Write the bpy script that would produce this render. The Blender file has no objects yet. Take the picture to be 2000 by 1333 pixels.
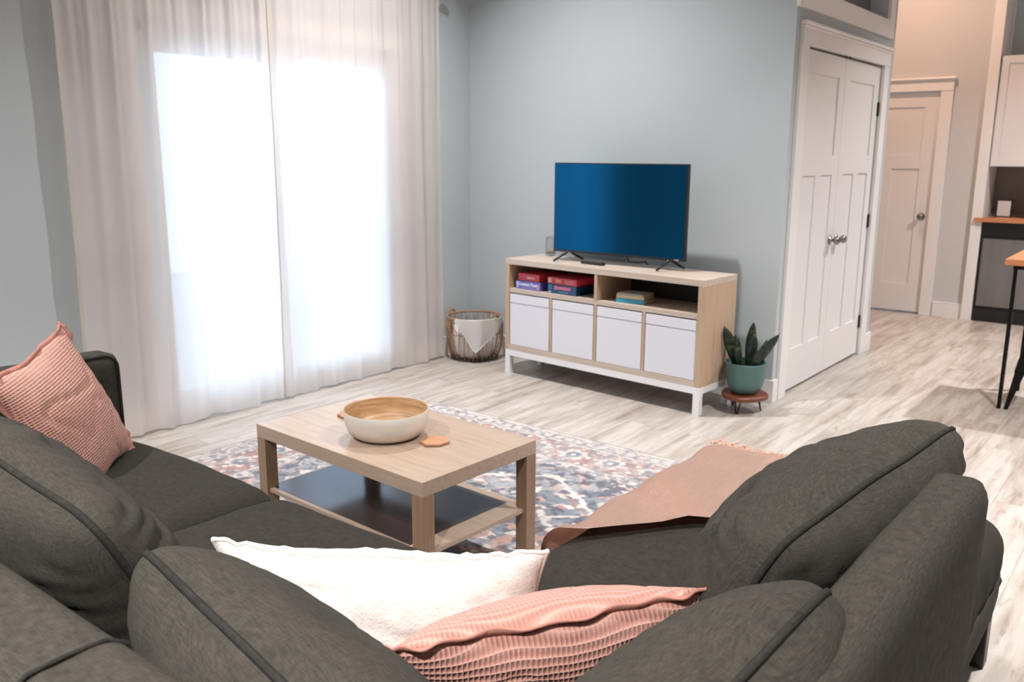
import bpy, bmesh, math, random
import numpy as np
from mathutils import Vector, Matrix, noise
random.seed(7)
C = bpy.context.scene.collection
PI = math.pi
CZ = 3.6                                        # ceiling height

# ------------------------------------------------------------------ camera, world, lights, exposure
def look_basis(yaw, pitch, roll):
    fw = Vector((math.sin(yaw)*math.cos(pitch), math.cos(yaw)*math.cos(pitch), -math.sin(pitch)))
    r = Vector((math.cos(yaw), -math.sin(yaw), 0)); u = r.cross(fw)
    return (r*math.cos(roll)+u*math.sin(roll), u*math.cos(roll)-r*math.sin(roll), fw)
R_, U_, F_ = look_basis(-0.6682, 0.2126, 0.0039)
cam_d = bpy.data.cameras.new('camera'); cam = bpy.data.objects.new('camera', cam_d); C.objects.link(cam)
cam.matrix_world = Matrix(((R_.x, U_.x, -F_.x, 4.1459), (R_.y, U_.y, -F_.y, -4.7809), (R_.z, U_.z, -F_.z, 1.4409), (0, 0, 0, 1)))
cam_d.sensor_width = 36; cam_d.lens = 1699.6/2000*36; cam_d.clip_start = .05; cam_d.clip_end = 100
cam_d.dof.use_dof = True; cam_d.dof.focus_distance = 2.0; cam_d.dof.aperture_fstop = 6.3
sc = bpy.context.scene; sc.camera = cam
sc.view_settings.view_transform = 'Standard'; sc.view_settings.look = 'None'
sc.view_settings.gamma = 1; sc.view_settings.use_curve_mapping = False
sc.view_settings.exposure = 0.08
try:
    sc.cycles.max_bounces = 10; sc.cycles.diffuse_bounces = 4; sc.cycles.glossy_bounces = 4
    sc.cycles.transparent_max_bounces = 16; sc.cycles.transmission_bounces = 8
    sc.cycles.sample_clamp_indirect = 6; sc.cycles.use_denoising = True
    sc.cycles.caustics_reflective = False; sc.cycles.caustics_refractive = False
except Exception: pass

world = bpy.data.worlds.new('sky'); sc.world = world; world.use_nodes = True
bg = world.node_tree.nodes['Background']; bg.inputs[0].default_value = (.66, .82, 1.0, 1); bg.inputs[1].default_value = 4.3

def area(name, loc, rot, sx, sy, power, col, portal=False, shape='RECTANGLE', spread=PI):
    l = bpy.data.lights.new(name, 'AREA'); l.shape = shape; l.size = sx
    if shape == 'RECTANGLE': l.size_y = sy
    l.energy = power; l.color = col; l.spread = spread
    if portal: l.cycles.is_portal = True
    o = bpy.data.objects.new(name, l); C.objects.link(o); o.location = loc; o.rotation_euler = rot
    return o
# daylight enters through the patio door (portal)
area('patio_daylight', (-.30, -1.56, 1.06), (0, -PI/2, 0), 2.1, 1.76, 1, (1, 1, 1), portal=True)
# recessed ceiling lamps
WARM = (1.0, .97, .955)
for (x, y, p, s, sp) in [(1.02, -1.28, 50, .10, 112), (3.84, -5.75, 118, .08, 118), (1.3, -5.2, 75, .10, 118), (4.35, -1.4, 82, .10, 118), (4.4, 2.0, 92, .10, 118)]:
    area('ceiling_lamp', (x, y, CZ-.015), (0, 0, 0), s, s, p, WARM, shape='DISK', spread=math.radians(sp))
area('hall_lamp', (1.9, 2.75, CZ-.015), (0, 0, 0), .12, .12, 34, (1.0, .62, .42), shape='DISK')

# ------------------------------------------------------------------ material helpers
def srgb(r, g, b):
    f = lambda c: ((c/255+.055)/1.055)**2.4 if c/255 > .04045 else c/255/12.92
    return (f(r), f(g), f(b), 1)
class N:
    def __init__(s, name):
        s.m = bpy.data.materials.new(name); s.m.use_nodes = True; s.t = s.m.node_tree
        s.b = s.t.nodes['Principled BSDF']; s.out = s.t.nodes['Material Output']
    def n(s, typ, **kw):
        nd = s.t.nodes.new(typ)
        for k, v in kw.items():
            if k.startswith('i_'):
                key = k[2:]; key = int(key) if key.isdigit() else key.replace('_', ' ')
                nd.inputs[key].default_value = v
            else: setattr(nd, k, v)
        return nd
    def l(s, a, b): s.t.links.new(a, b)
    def math(s, op, a, b=None, c=None):
        nd = s.t.nodes.new('ShaderNodeMath'); nd.operation = op
        for i, v in enumerate((a, b, c)):
            if v is None: continue
            if isinstance(v, (int, float)): nd.inputs[i].default_value = v
            else: s.l(v, nd.inputs[i])
        return nd.outputs[0]
    def mix(s, f, a, b, blend='MIX'):
        nd = s.t.nodes.new('ShaderNodeMix'); nd.data_type = 'RGBA'; nd.blend_type = blend
        for k, v in ((0, f), (6, a), (7, b)):
            if isinstance(v, (int, float, tuple)): nd.inputs[k].default_value = v
            else: s.l(v, nd.inputs[k])
        return nd.outputs[2]
    def ramp(s, f, stops):
        nd = s.t.nodes.new('ShaderNodeValToRGB'); e = nd.color_ramp.elements
        while len(e) > 1: e.remove(e[-1])
        e[0].position, e[0].color = stops[0]
        for p, c in stops[1:]:
            x = e.new(p); x.color = c
        s.l(f, nd.inputs[0]); return nd.outputs[0]
    def coord(s, scale=(1, 1, 1), rot=(0, 0, 0), kind='Object'):
        tc = s.n('ShaderNodeTexCoord'); mp = s.n('ShaderNodeMapping')
        mp.inputs['Scale'].default_value = scale; mp.inputs['Rotation'].default_value = rot
        s.l(tc.outputs[kind], mp.inputs[0]); return mp.outputs[0]
    def noise(s, vec, scale, detail=3, rough=.5):
        nd = s.n('ShaderNodeTexNoise'); nd.inputs['Scale'].default_value = scale
        nd.inputs['Detail'].default_value = detail; nd.inputs['Roughness'].default_value = rough
        s.l(vec, nd.inputs['Vector']); return nd.outputs[0]
    def bump(s, h, strength=.3, dist=.002):
        nd = s.n('ShaderNodeBump'); nd.inputs['Strength'].default_value = strength; nd.inputs['Distance'].default_value = dist
        s.l(h, nd.inputs['Height']); s.l(nd.outputs[0], s.b.inputs['Normal']); return nd
    def base(s, v):
        if isinstance(v, tuple): s.b.inputs['Base Color'].default_value = v
        else: s.l(v, s.b.inputs['Base Color'])
    def set(s, **kw):
        for k, v in kw.items(): s.b.inputs[k.replace('_', ' ')].default_value = v
        return s

def plain(name, col, rough=.5, metal=0, var=.04, nscale=8, bump=0):
    a = N(name); v = a.coord(); f = a.noise(v, nscale, 4)
    c2 = tuple(min(1, c*(1+var*2)) for c in col[:3])+(1,); c1 = tuple(c*(1-var*2) for c in col[:3])+(1,)
    a.base(a.mix(f, c1, c2)); a.set(Roughness=rough, Metallic=metal)
    if bump: a.bump(a.noise(v, nscale*30, 2), bump, .001)
    return a.m

def paint(name, col):
    a = N(name); v = a.coord(); f = a.noise(v, 3, 3)
    a.base(a.mix(f, tuple(c*.985 for c in col[:3])+(1,), tuple(min(1, c*1.015) for c in col[:3])+(1,)))
    a.set(Roughness=.75); a.bump(a.noise(v, 260, 2), .12, .0008); return a.m

def wood(name, c1, c2, rough=.4, axis='X', scale=1.0, spec=.5):
    a = N(name)
    st = {'X': (1.2, 26, 26), 'Y': (26, 1.2, 26), 'Z': (26, 26, 1.2)}[axis]
    v = a.coord(tuple(x*scale for x in st))
    f = a.noise(v, 1.6, 6, .6); g = a.noise(a.coord(tuple(x*scale*4 for x in st)), 2.0, 3)
    k = a.math('ADD', a.math('MULTIPLY', f, .7), a.math('MULTIPLY', g, .3))
    a.base(a.ramp(k, [(.32, c1), (.55, c2), (.72, tuple(x*.9 for x in c1[:3])+(1,))]))
    a.set(Roughness=rough); a.b.inputs['Specular IOR Level'].default_value = spec
    a.bump(g, .05, .001); return a.m

def linen(name, c1, c2, fine=1100):
    a = N(name)
    v = a.coord((1, 1, 1))
    w1 = a.noise(a.coord((45, 45, fine)), 1, 1, .6); w2 = a.noise(a.coord((fine, 45, 45)), 1, 1, .6); w3 = a.noise(a.coord((45, fine, 45)), 1, 1, .6)
    w = a.math('MULTIPLY', a.math('ADD', a.math('ADD', w1, w2), w3), .333)
    big = a.noise(v, 5, 4, .6)
    f = a.math('ADD', a.math('MULTIPLY', w, .92), a.math('MULTIPLY', big, .08))
    a.base(a.ramp(f, [(.36, c1), (.64, c2)]))
    a.set(Roughness=.95); a.b.inputs['Specular IOR Level'].default_value = .15
    a.bump(f, .5, .0025); return a.m

def waffle(name, c_hi, c_lo, cell=.0085, ax=('X', 'Z')):
    a = N(name); tc = a.n('ShaderNodeTexCoord'); sp = a.n('ShaderNodeSeparateXYZ'); a.l(tc.outputs['Object'], sp.inputs[0])
    def cell_(o): return a.math('ABSOLUTE', a.math('SINE', a.math('MULTIPLY', o, PI/cell)))
    if ax == 'drape':
        gx = cell_(a.math('ADD', sp.outputs['X'], sp.outputs['Z'])); gz = cell_(a.math('SUBTRACT', sp.outputs['Y'], sp.outputs['Z']))
    else: gx = cell_(sp.outputs[ax[0]]); gz = cell_(sp.outputs[ax[1]])
    h = a.math('MULTIPLY', gx, gz)                       # 1 at the pit centre
    pit = a.math('POWER', h, .8)
    a.base(a.mix(pit, c_hi, c_lo)); a.set(Roughness=.95, Sheen_Weight=.2)
    a.b.inputs['Specular IOR Level'].default_value = .1
    a.bump(a.math('SUBTRACT', 1.0, pit), .9, .004); return a.m

M = {}
M['wall'] = paint('wall_paint', srgb(184, 192, 196)); M['hall'] = paint('hall_paint', srgb(200, 200, 202))
M['ceil'] = paint('ceiling_paint', srgb(238, 238, 236))
M['trim'] = plain('trim_white', srgb(232, 230, 230), .35, var=.005)
M['door'] = plain('door_white', srgb(226, 224, 225), .38, var=.005)
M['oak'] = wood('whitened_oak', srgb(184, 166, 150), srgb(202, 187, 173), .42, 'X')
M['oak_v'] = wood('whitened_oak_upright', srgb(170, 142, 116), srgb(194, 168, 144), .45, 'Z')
M['table'] = wood('oak_effect_foil', srgb(164, 143, 126), srgb(182, 161, 143), .22, 'X')
M['table_y'] = wood('oak_effect_foil_end', srgb(158, 130, 104), srgb(174, 148, 122), .3, 'Y')
M['table_v'] = wood('oak_effect_leg', srgb(134, 108, 86), srgb(156, 130, 106), .32, 'Z')
M['white_metal'] = plain('white_lacquer', srgb(232, 232, 235), .3, var=.003)
M['board_dark'] = plain('charcoal_board', srgb(44, 42, 41), .7, var=.02)
M['box'] = plain('white_box_fabric', srgb(222, 223, 232), .85, var=.008, nscale=40, bump=.15)
M['black'] = plain('black_plastic', srgb(22, 22, 24), .4, var=.02)
M['black_metal'] = plain('black_metal', srgb(20, 20, 22), .35, .6, var=.02)
M['sofa'] = linen('charcoal_linen', srgb(50, 48, 44), srgb(79, 75, 68))
M['seat'] = linen('charcoal_linen_seat', srgb(42, 40, 36), srgb(60, 57, 50))
M['pipe'] = linen('charcoal_piping', srgb(36, 35, 33), srgb(62, 59, 55))
M['waffle'] = waffle('pink_waffle_knit', srgb(218, 172, 158), srgb(186, 126, 112))
M['waffle_seam'] = plain('pink_seam', srgb(190, 132, 118), .95, var=.05, nscale=80, bump=.4)
M['throw'] = waffle('blush_throw_knit', srgb(248, 212, 194), srgb(234, 186, 164), .007, 'drape')
M['throw_f'] = plain('throw_fringe', srgb(226, 160, 132), .95, var=.05)
M['nickel'] = plain('brushed_nickel', srgb(150, 146, 142), .28, 1, var=.03)
M['hinge'] = plain('dark_hinge', srgb(60, 58, 56), .4, .8, var=.03)
M['copper'] = plain('rattan_wire', srgb(172, 130, 100), .55, 0, var=.2, nscale=30)
M['darkwire'] = plain('dark_wire', srgb(58, 46, 40), .4, .5, var=.1)
M['cloth'] = plain('white_cotton', srgb(244, 241, 238), .9, var=.02, nscale=30, bump=.1)
M['yarn'] = plain('white_wool', srgb(236, 232, 230), .95, var=.06, nscale=60, bump=.5)
M['pot'] = plain('teal_glaze', srgb(82, 116, 114), .45, var=.05, nscale=12)
M['soil'] = plain('potting_soil', srgb(38, 30, 25), .95, var=.3, nscale=60, bump=.5)
M['redwood'] = wood('stand_wood', srgb(88, 44, 32), srgb(122, 66, 46), .4, 'X')
M['bowl_out'] = plain('bowl_white', srgb(226, 220, 212), .45, var=.01)
M['coaster'] = wood('coaster_wood', srgb(170, 122, 88), srgb(186, 138, 102), .5, 'X', .6)
M['counter'] = wood('counter_wood', srgb(176, 112, 72), srgb(198, 134, 90), .35, 'X')
M['cab'] = plain('cabinet_white', srgb(222, 220, 222), .4, var=.005)
M['paper'] = plain('paper_white', srgb(214, 210, 208), .8, var=.01)
M['plastic_dark'] = plain('dark_fabric', srgb(26, 25, 27), .9, var=.1)
M['rod'] = wood('rod_wood', srgb(150, 106, 74), srgb(176, 130, 96), .45, 'Y')
M['vinyl'] = plain('door_vinyl', srgb(235, 236, 238), .4, var=.004)
M['splash'] = plain('backsplash_tile', srgb(120, 112, 106), .4, var=.04)

def _bamboo():
    a = N('bamboo_bands'); tc = a.n('ShaderNodeTexCoord'); sp = a.n('ShaderNodeSeparateXYZ'); a.l(tc.outputs['Object'], sp.inputs[0])
    r = a.math('SQRT', a.math('ADD', a.math('POWER', sp.outputs[0], 2), a.math('POWER', sp.outputs[1], 2)))
    cb = a.n('ShaderNodeCombineXYZ'); a.l(a.math('MULTIPLY', r, 90), cb.inputs[0]); a.l(a.math('MULTIPLY', sp.outputs[2], 90), cb.inputs[1])
    a.l(a.math('MULTIPLY', a.math('ARCTAN2', sp.outputs[1], sp.outputs[0]), .8), cb.inputs[2])
    f = a.noise(cb.outputs[0], 1.3, 4, .6)
    a.base(a.ramp(f, [(.3, srgb(166, 128, 90)), (.5, srgb(192, 156, 118)), (.7, srgb(208, 180, 146))])); a.set(Roughness=.4)
    return a.m
M['bamboo'] = _bamboo()

def _floor():
    a = N('vinyl_planks'); v = a.coord((1, 1, 1), (0, 0, PI/2))
    br = a.n('ShaderNodeTexBrick'); a.l(v, br.inputs['Vector'])
    br.inputs['Scale'].default_value = 1; br.inputs['Brick Width'].default_value = 1.22; br.inputs['Row Height'].default_value = .18
    br.inputs['Mortar Size'].default_value = .0012; br.inputs['Color1'].default_value = (.0, .0, .0, 1); br.inputs['Color2'].default_value = (1, 1, 1, 1)
    br.inputs['Mortar'].default_value = (.5, .5, .5, 1); br.offset = .37; br.inputs['Bias'].default_value = 0
    tone = a.n('ShaderNodeSeparateColor'); a.l(br.outputs['Color'], tone.inputs[0]); t = tone.outputs[0]
    # grain runs along the planks (world y)
    w4 = a.n('ShaderNodeTexNoise', noise_dimensions='4D'); w4.inputs['Scale'].default_value = 1; w4.inputs['Detail'].default_value = 6; w4.inputs['Roughness'].default_value = .62
    a.l(a.coord((16, 1.7, 1)), w4.inputs['Vector']); a.l(a.math('MULTIPLY', t, 9), w4.inputs['W'])
    w5 = a.n('ShaderNodeTexNoise', noise_dimensions='4D'); w5.inputs['Scale'].default_value = 1; w5.inputs['Detail'].default_value = 4; w5.inputs['Roughness'].default_value = .6; w5.inputs['Distortion'].default_value = .6
    a.l(a.coord((26, 7, 1)), w5.inputs['Vector']); a.l(a.math('MULTIPLY', t, 5), w5.inputs['W'])
    g = a.ramp(w4.outputs[0], [(.26, srgb(118, 104, 92)), (.42, srgb(164, 154, 145)), (.60, srgb(192, 186, 180)), (.8, srgb(152, 142, 133))])
    kn = a.ramp(w5.outputs[0], [(.57, (0, 0, 0, 1)), (.72, (1, 1, 1, 1))])
    c = a.mix(a.math('MULTIPLY', kn, .6), g, srgb(122, 106, 92))
    c = a.mix(a.math('MULTIPLY', t, .14), c, srgb(160, 146, 134))
    c = a.mix(a.math('MULTIPLY', br.outputs['Fac'], .45), c, srgb(110, 98, 88))
    a.base(c); a.set(Roughness=.34); a.b.inputs['Specular IOR Level'].default_value = .5
    a.bump(a.math('ADD', w4.outputs[0], a.math('MULTIPLY', br.outputs['Fac'], -.6)), .10, .002); return a.m
M['floor'] = _floor()

def _curtain():
    a = N('sheer_cotton'); v = a.coord()
    t = a.t; pr = a.b
    th = a.noise(a.coord((1, 3, 300)), 1, 3); th2 = a.noise(a.coord((1, 300, 3)), 1, 3)
    f = a.math('MULTIPLY', a.math('ADD', th, th2), .5)
    col = a.mix(f, srgb(234, 228, 225), srgb(248, 242, 239))
    dif = a.n('ShaderNodeBsdfDiffuse'); tr = a.n('ShaderNodeBsdfTranslucent'); tp = a.n('ShaderNodeBsdfTransparent')
    a.l(col, dif.inputs[0]); a.l(col, tr.inputs[0]); tp.inputs[0].default_value = (1, 1, 1, 1)
    m1 = a.n('ShaderNodeMixShader'); m1.inputs[0].default_value = .5; a.l(dif.outputs[0], m1.inputs[1]); a.l(tr.outputs[0], m1.inputs[2])
    m2 = a.n('ShaderNodeMixShader'); a.l(m1.outputs[0], m2.inputs[1]); a.l(tp.outputs[0], m2.inputs[2])
    a.l(a.math('ADD', a.math('MULTIPLY', f, .10), .05), m2.inputs[0])
    a.l(m2.outputs[0], a.out.inputs[0]); t.nodes.remove(pr); return a.m
M['curtain'] = _curtain()
M['hem'] = plain('curtain_selvedge', srgb(206, 192, 170), .9, var=.04)

def _glass():
    a = N('pane_glass'); tp = a.n('ShaderNodeBsdfTransparent'); gl = a.n('ShaderNodeBsdfGlossy'); gl.inputs['Roughness'].default_value = .02
    ns = a.noise(a.coord(), 2, 2); fr = a.n('ShaderNodeLayerWeight'); fr.inputs[0].default_value = .3
    m = a.n('ShaderNodeMixShader'); a.l(a.math('MULTIPLY', fr.outputs['Fresnel'], .5), m.inputs[0]); a.l(tp.outputs[0], m.inputs[1]); a.l(gl.outputs[0], m.inputs[2])
    a.l(a.mix(ns, (.95, .98, 1, 1), (.97, .99, 1, 1)), tp.inputs[0]); a.l(m.outputs[0], a.out.inputs[0]); return a.m
M['glass'] = _glass()
def _screen():
    a = N('tv_screen'); v = a.coord(); f = a.noise(v, 30, 2)
    a.base(a.mix(f, (.002, .0025, .004, 1), (.003, .0035, .005, 1))); a.set(Roughness=.13)
    a.b.inputs['Specular Tint'].default_value = (.0, .42, 1.0, 1); a.b.inputs['IOR'].default_value = 2.4
    return a.m
M['screen'] = _screen()
def _shade_on_shelf():  # tabletop's shade and bluish window reflection, put into a dark glossy colour
    a = N('dark_gloss_shade_on_shelf'); v = a.coord((2, 20, 20)); f = a.noise(v, 2, 4)
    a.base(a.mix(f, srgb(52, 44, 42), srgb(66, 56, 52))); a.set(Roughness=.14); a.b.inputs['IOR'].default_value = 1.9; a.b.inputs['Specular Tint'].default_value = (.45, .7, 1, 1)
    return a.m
M['shelf_shade'] = _shade_on_shelf()
def _leaf():
    a = N('snake_leaf'); tc = a.n('ShaderNodeTexCoord'); sp = a.n('ShaderNodeSeparateXYZ'); a.l(tc.outputs['Object'], sp.inputs[0])
    w = a.noise(a.coord((8, 8, 60)), 1, 3)
    a.base(a.ramp(w, [(.38, srgb(18, 32, 25)), (.58, srgb(30, 50, 36)), (.72, srgb(84, 98, 54))])); a.set(Roughness=.4); return a.m
M['leaf'] = _leaf()
def _fur():
    a = N('white_plush'); v = a.coord(); f = a.noise(v, 22, 5, .65); g = a.noise(v, 160, 3, .6)
    h = a.math('ADD', a.math('MULTIPLY', f, .6), a.math('MULTIPLY', g, .4))
    a.base(a.ramp(h, [(.3, srgb(214, 204, 196)), (.6, srgb(234, 228, 222))])); a.set(Roughness=1, Sheen_Weight=.4)
    a.b.inputs['Specular IOR Level'].default_value = .05
    a.bump(h, .8, .006); return a.m
M['fur'] = _fur()

# ------------------------------------------------------------------ mesh helpers
def obj(name, bm, mat, parent=None, smooth=False, loc=None, mw=None):
    me = bpy.data.meshes.new(name)
    if isinstance(bm, bmesh.types.BMesh):
        bm.normal_update(); bm.to_mesh(me); bm.free()
    else: me = bm
    for m in (mat if isinstance(mat, (list, tuple)) else [mat]): me.materials.append(m)
    o = bpy.data.objects.new(name, me); C.objects.link(o)
    if smooth:
        me.polygons.foreach_set('use_smooth', [True]*len(me.polygons))
        if smooth == 'auto':
            try: me.set_sharp_from_angle(angle=math.radians(38))
            except Exception: pass
    if parent: o.parent = parent
    if loc: o.location = loc
    if mw: o.matrix_world = mw
    return o
def tag(o, label=None, cat=None, group=None, kind=None):
    if label: o['label'] = label
    if cat: o['category'] = cat
    if group: o['group'] = group
    if kind: o['kind'] = kind
    return o
def thing(name, label, cat, loc=(0, 0, 0), rotz=0, group=None):
    o = bpy.data.objects.new(name, None); C.objects.link(o); o.location = loc; o.rotation_euler = (0, 0, rotz); o.empty_display_size = .05
    return tag(o, label, cat, group)
def struct(name, bm, mat, parent=None, smooth=False):
    o = obj(name, bm, mat, parent, smooth)
    if not parent: o['kind'] = 'structure'
    return o
def box(bm, x0, x1, y0, y1, z0, z1, bev=0, seg=2):
    vs = [bm.verts.new(p) for p in ((x0, y0, z0), (x1, y0, z0), (x1, y1, z0), (x0, y1, z0), (x0, y0, z1), (x1, y0, z1), (x1, y1, z1), (x0, y1, z1))]
    fs = [bm.faces.new([vs[i] for i in f]) for f in ((3, 2, 1, 0), (4, 5, 6, 7), (0, 1, 5, 4), (1, 2, 6, 5), (2, 3, 7, 6), (3, 0, 4, 7))]
    if bev:
        es = list({e for f in fs for e in f.edges})
        bmesh.ops.bevel(bm, geom=es, offset=bev, segments=seg, affect='EDGES', profile=.5)
    return bm
def boxes(*bs, bev=0):
    bm = bmesh.new()
    for b in bs: box(bm, *b, bev=bev)
    return bm
def tube(bm, pts, r, n=8, closed=False, cap=True):
    pts = [Vector(p) for p in pts]; m = len(pts); rings = []
    prev = None
    for i, p in enumerate(pts):
        if closed: t = pts[(i+1) % m]-pts[i-1]
        else: t = pts[min(i+1, m-1)]-pts[max(i-1, 0)]
        t = t.normalized() if t.length > 1e-9 else Vector((0, 0, 1))
        if prev is None:
            a = Vector((0, 0, 1)) if abs(t.z) < .9 else Vector((1, 0, 0)); nrm = t.cross(a).normalized()
        else:
            nrm = (prev-t*prev.dot(t)); nrm = nrm.normalized() if nrm.length > 1e-6 else t.orthogonal().normalized()
        prev = nrm; b = t.cross(nrm); rr = r[i] if isinstance(r, (list, tuple)) else r
        rings.append([bm.verts.new(p+nrm*(math.cos(2*PI*k/n)*rr)+b*(math.sin(2*PI*k/n)*rr)) for k in range(n)])
    for i in range(m if closed else m-1):
        A, B = rings[i], rings[(i+1) % m]
        for k in range(n): bm.faces.new((A[k], A[(k+1) % n], B[(k+1) % n], B[k]))
    if cap and not closed:
        bm.faces.new(rings[0][::-1]); bm.faces.new(rings[-1])
    return bm
def lathe(bm, prof, n=48, c=(0, 0)):
    rings = []
    for r, z in prof:
        if r < 1e-6: rings.append([bm.verts.new((c[0], c[1], z))])
        else: rings.append([bm.verts.new((c[0]+r*math.cos(2*PI*k/n), c[1]+r*math.sin(2*PI*k/n), z)) for k in range(n)])
    for A, B in zip(rings, rings[1:]):
        for k in range(n):
            k2 = (k+1) % n
            if len(A) == 1 and len(B) == 1: continue
            if len(A) == 1: bm.faces.new((A[0], B[k2], B[k]))
            elif len(B) == 1: bm.faces.new((A[k], A[k2], B[0]))
            else: bm.faces.new((A[k], A[k2], B[k2], B[k]))
    return bm
def frame(origin, xdir, zdir):
    x = Vector(xdir).normalized(); z = Vector(zdir); z = (z-x*z.dot(x)).normalized(); y = z.cross(x)
    o = Vector(origin)
    return Matrix(((x.x, y.x, z.x, o.x), (x.y, y.y, z.y, o.y), (x.z, y.z, z.z, o.z), (0, 0, 0, 1)))

# cushion: x width, z height, y thickness; the two faces meet in a seam round the edge
def cushion(W, H, T, q=.42, k=.0, r=.10, n=56, wr=.006, wf=26, seed=0, sag=.0, slump=.15, asym=0., ruf=0, bend=0., dents=(), big=.012, gather=.5, ss=1.):
    bm = bmesh.new(); off = Vector((seed*3.1, seed*1.7, seed*2.3))
    sp = [math.sin(PI/2*(-1+2*i/n)*.985)/math.sin(PI/2*.985) for i in range(n+1)]
    def outline(u, v):
        x = u*(1-k*(1-v*v)-r*(abs(v)**6)*(abs(u)**6)*.6); z = v*(1-k*(1-u*u)-r*(abs(u)**6)*(abs(v)**6)*.6)
        return x*W/2, z*H/2
    def pos(u, v, s):
        x, z = outline(u, v)
        m = max(0, (1-u*u)*(1-v*v))
        t = T/2*m**q*(1-slump*v)*(1+asym*s)
        ed = max(abs(u), abs(v))
        fall = (ed**2)*max(0, 1-ed**6)**gather*(1-(u*v)**2)                       # gathers radiate from the seam
        wu = abs(u)**6/(abs(u)**6+abs(v)**6+1e-9); along = wu*z/H*math.copysign(1, u)+(1-wu)*x/W*math.copysign(1, v)
        g = math.sin(along*wf*2+3*noise.noise(Vector((x*7, z*7, s*2))+off)*2)*wr*fall*(.5+noise.noise(Vector((x*5, z*5, s*5+4))+off)*1.2)
        b = noise.noise(Vector((x*3.2, z*3.2, s*3))+off)*big*min(1, m*3)
        ridge = 1-abs(noise.noise(Vector((x*6, z*9, s*7+2))+off)*2); cr = -.006*max(0, ridge-.8)*5*min(1, m*4)
        for (du, dv, dr, dd) in dents:
            b -= dd*math.exp(-((u-du)**2+(v-dv)**2)/dr**2)*(1 if m > .02 else 0)
        y = s*max(t*.4, t+(g+b+cr)*ss)
        z2 = z-sag*(1-u*u)*max(0, v)**2+ruf*(math.sin(u*38)+.6*math.sin(u*61+1))*abs(v)**10+.004*math.sin(u*7+seed)*abs(v)**3
        return Vector((x, y+bend*(u*u)+.5*bend*(v*v), z2))
    F = [[None]*(n+1) for _ in range(n+1)]; B = [[None]*(n+1) for _ in range(n+1)]
    border = []
    for i, u in enumerate(sp):
        for j, v in enumerate(sp):
            e = i in (0, n) or j in (0, n)
            F[i][j] = bm.verts.new(pos(u, v, 1))
            B[i][j] = F[i][j] if e else bm.verts.new(pos(u, v, -1))
    for i in range(n):
        for j in range(n):
            bm.faces.new((F[i][j], F[i][j+1], F[i+1][j+1], F[i+1][j])); bm.faces.new((B[i][j], B[i+1][j], B[i+1][j+1], B[i][j+1]))
    border = [F[i][0].co.copy() for i in range(n)]+[F[n][j].co.copy() for j in range(n)]+[F[i][n].co.copy() for i in range(n, 0, -1)]+[F[0][j].co.copy() for j in range(n, 0, -1)]
    return bm, border

# ------------------------------------------------------------------ setting: room shell
WX, WY = -.08, .08                              # window wall, tv wall
PX0, PX1, PZ = -2.42, -.70, 2.08                # patio opening (y range, height)
KX = 2.267                                      # closet wall face
YE = 1.94                                       # closet wall far end
BY = 3.76                                       # hall back wall
fl = bmesh.new(); box(fl, -.3, 7.8, -8.2, 4.6, -.06, 0); struct('floor', fl, M['floor'])
struct('ceiling', boxes((-.3, 7.8, -8.2, 4.6, CZ, CZ+.1)), M['ceil'])
struct('wall_left', boxes((-.24, WX, -8.2, PX0, 0, CZ), (-.24, WX, PX1, WY+.12, 0, CZ), (-.24, WX, PX0, PX1, PZ, CZ)), M['wall'])
struct('wall_tv', boxes((WX, KX, WY, WY+.12, 0, CZ), bev=0), M['wall'])
# closet wall with door opening and high transom opening
DY0, DY1, DZ = .255, 1.70, 2.04
TY0, TY1, TZ0 = .175, 1.715, 2.335
struct('wall_closet', boxes((KX-.12, KX, WY+.12, DY0, 0, TZ0), (KX-.12, KX, DY1, YE, 0, TZ0), (KX-.12, KX, DY0, DY1, DZ, TZ0),
                            (KX-.12, KX, TY1, YE, TZ0, CZ)), M['wall'])
struct('wall_hall_side', boxes((.4, KX-.12, YE-.12, YE, 0, CZ)), M['hall'])
struct('wall_hall_end', boxes((.3, .4, WY+.12, BY, 0, CZ)), M['hall'])
struct('trim_1', boxes((.42, KX-.12, WY+.14, YE-.13, 2.19, 2.30)), M['wall'])      # closet lid under the open niche
HX0, HX1, HZ = 1.37, 2.19, 1.99                 # hall door opening
struct('wall_hall_back', boxes((.3, HX0, BY, BY+.12, 0, CZ), (HX1, 2.60, BY, BY+.12, 0, CZ), (HX0, HX1, BY, BY+.12, HZ, CZ)), M['hall'])
struct('wall_behind_hall', boxes((1.0, 2.6, BY+.5, BY+.55, 0, CZ)), M['hall'])
struct('wall_kitchen', boxes((2.63, 7.8, 4.12, 4.24, 0, CZ)), M['wall'])
struct('wall_right', boxes((7.6, 7.7, -8.2, 4.6, 0, CZ)), M['wall'])
struct('wall_back', boxes((-.24, 7.8, -8.2, -8.1, 0, CZ)), M['wall'])

# baseboards
def baseboard(name, x0, x1, y0, y1): 
    bm = boxes((x0, x1, y0, y1, 0, .125)); 
    box(bm, x0, x1, y0, y1, .1255, .135, .003); struct(name, bm, M['trim'])
baseboard('baseboard_tv', WX, KX+.016, WY-.016, WY)
baseboard('baseboard_left', WX, WX+.014, -8.1, PX0-.09)
baseboard('baseboard_corner', WX, WX+.014, PX1+.09, WY-.016)
baseboard('baseboard_closet', KX, KX+.016, 1.81, YE+.016)
baseboard('baseboard_closet_near', KX, KX+.016, WY, .135)
baseboard('baseboard_hall', 2.30, 2.545, BY-.016, BY)

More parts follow.
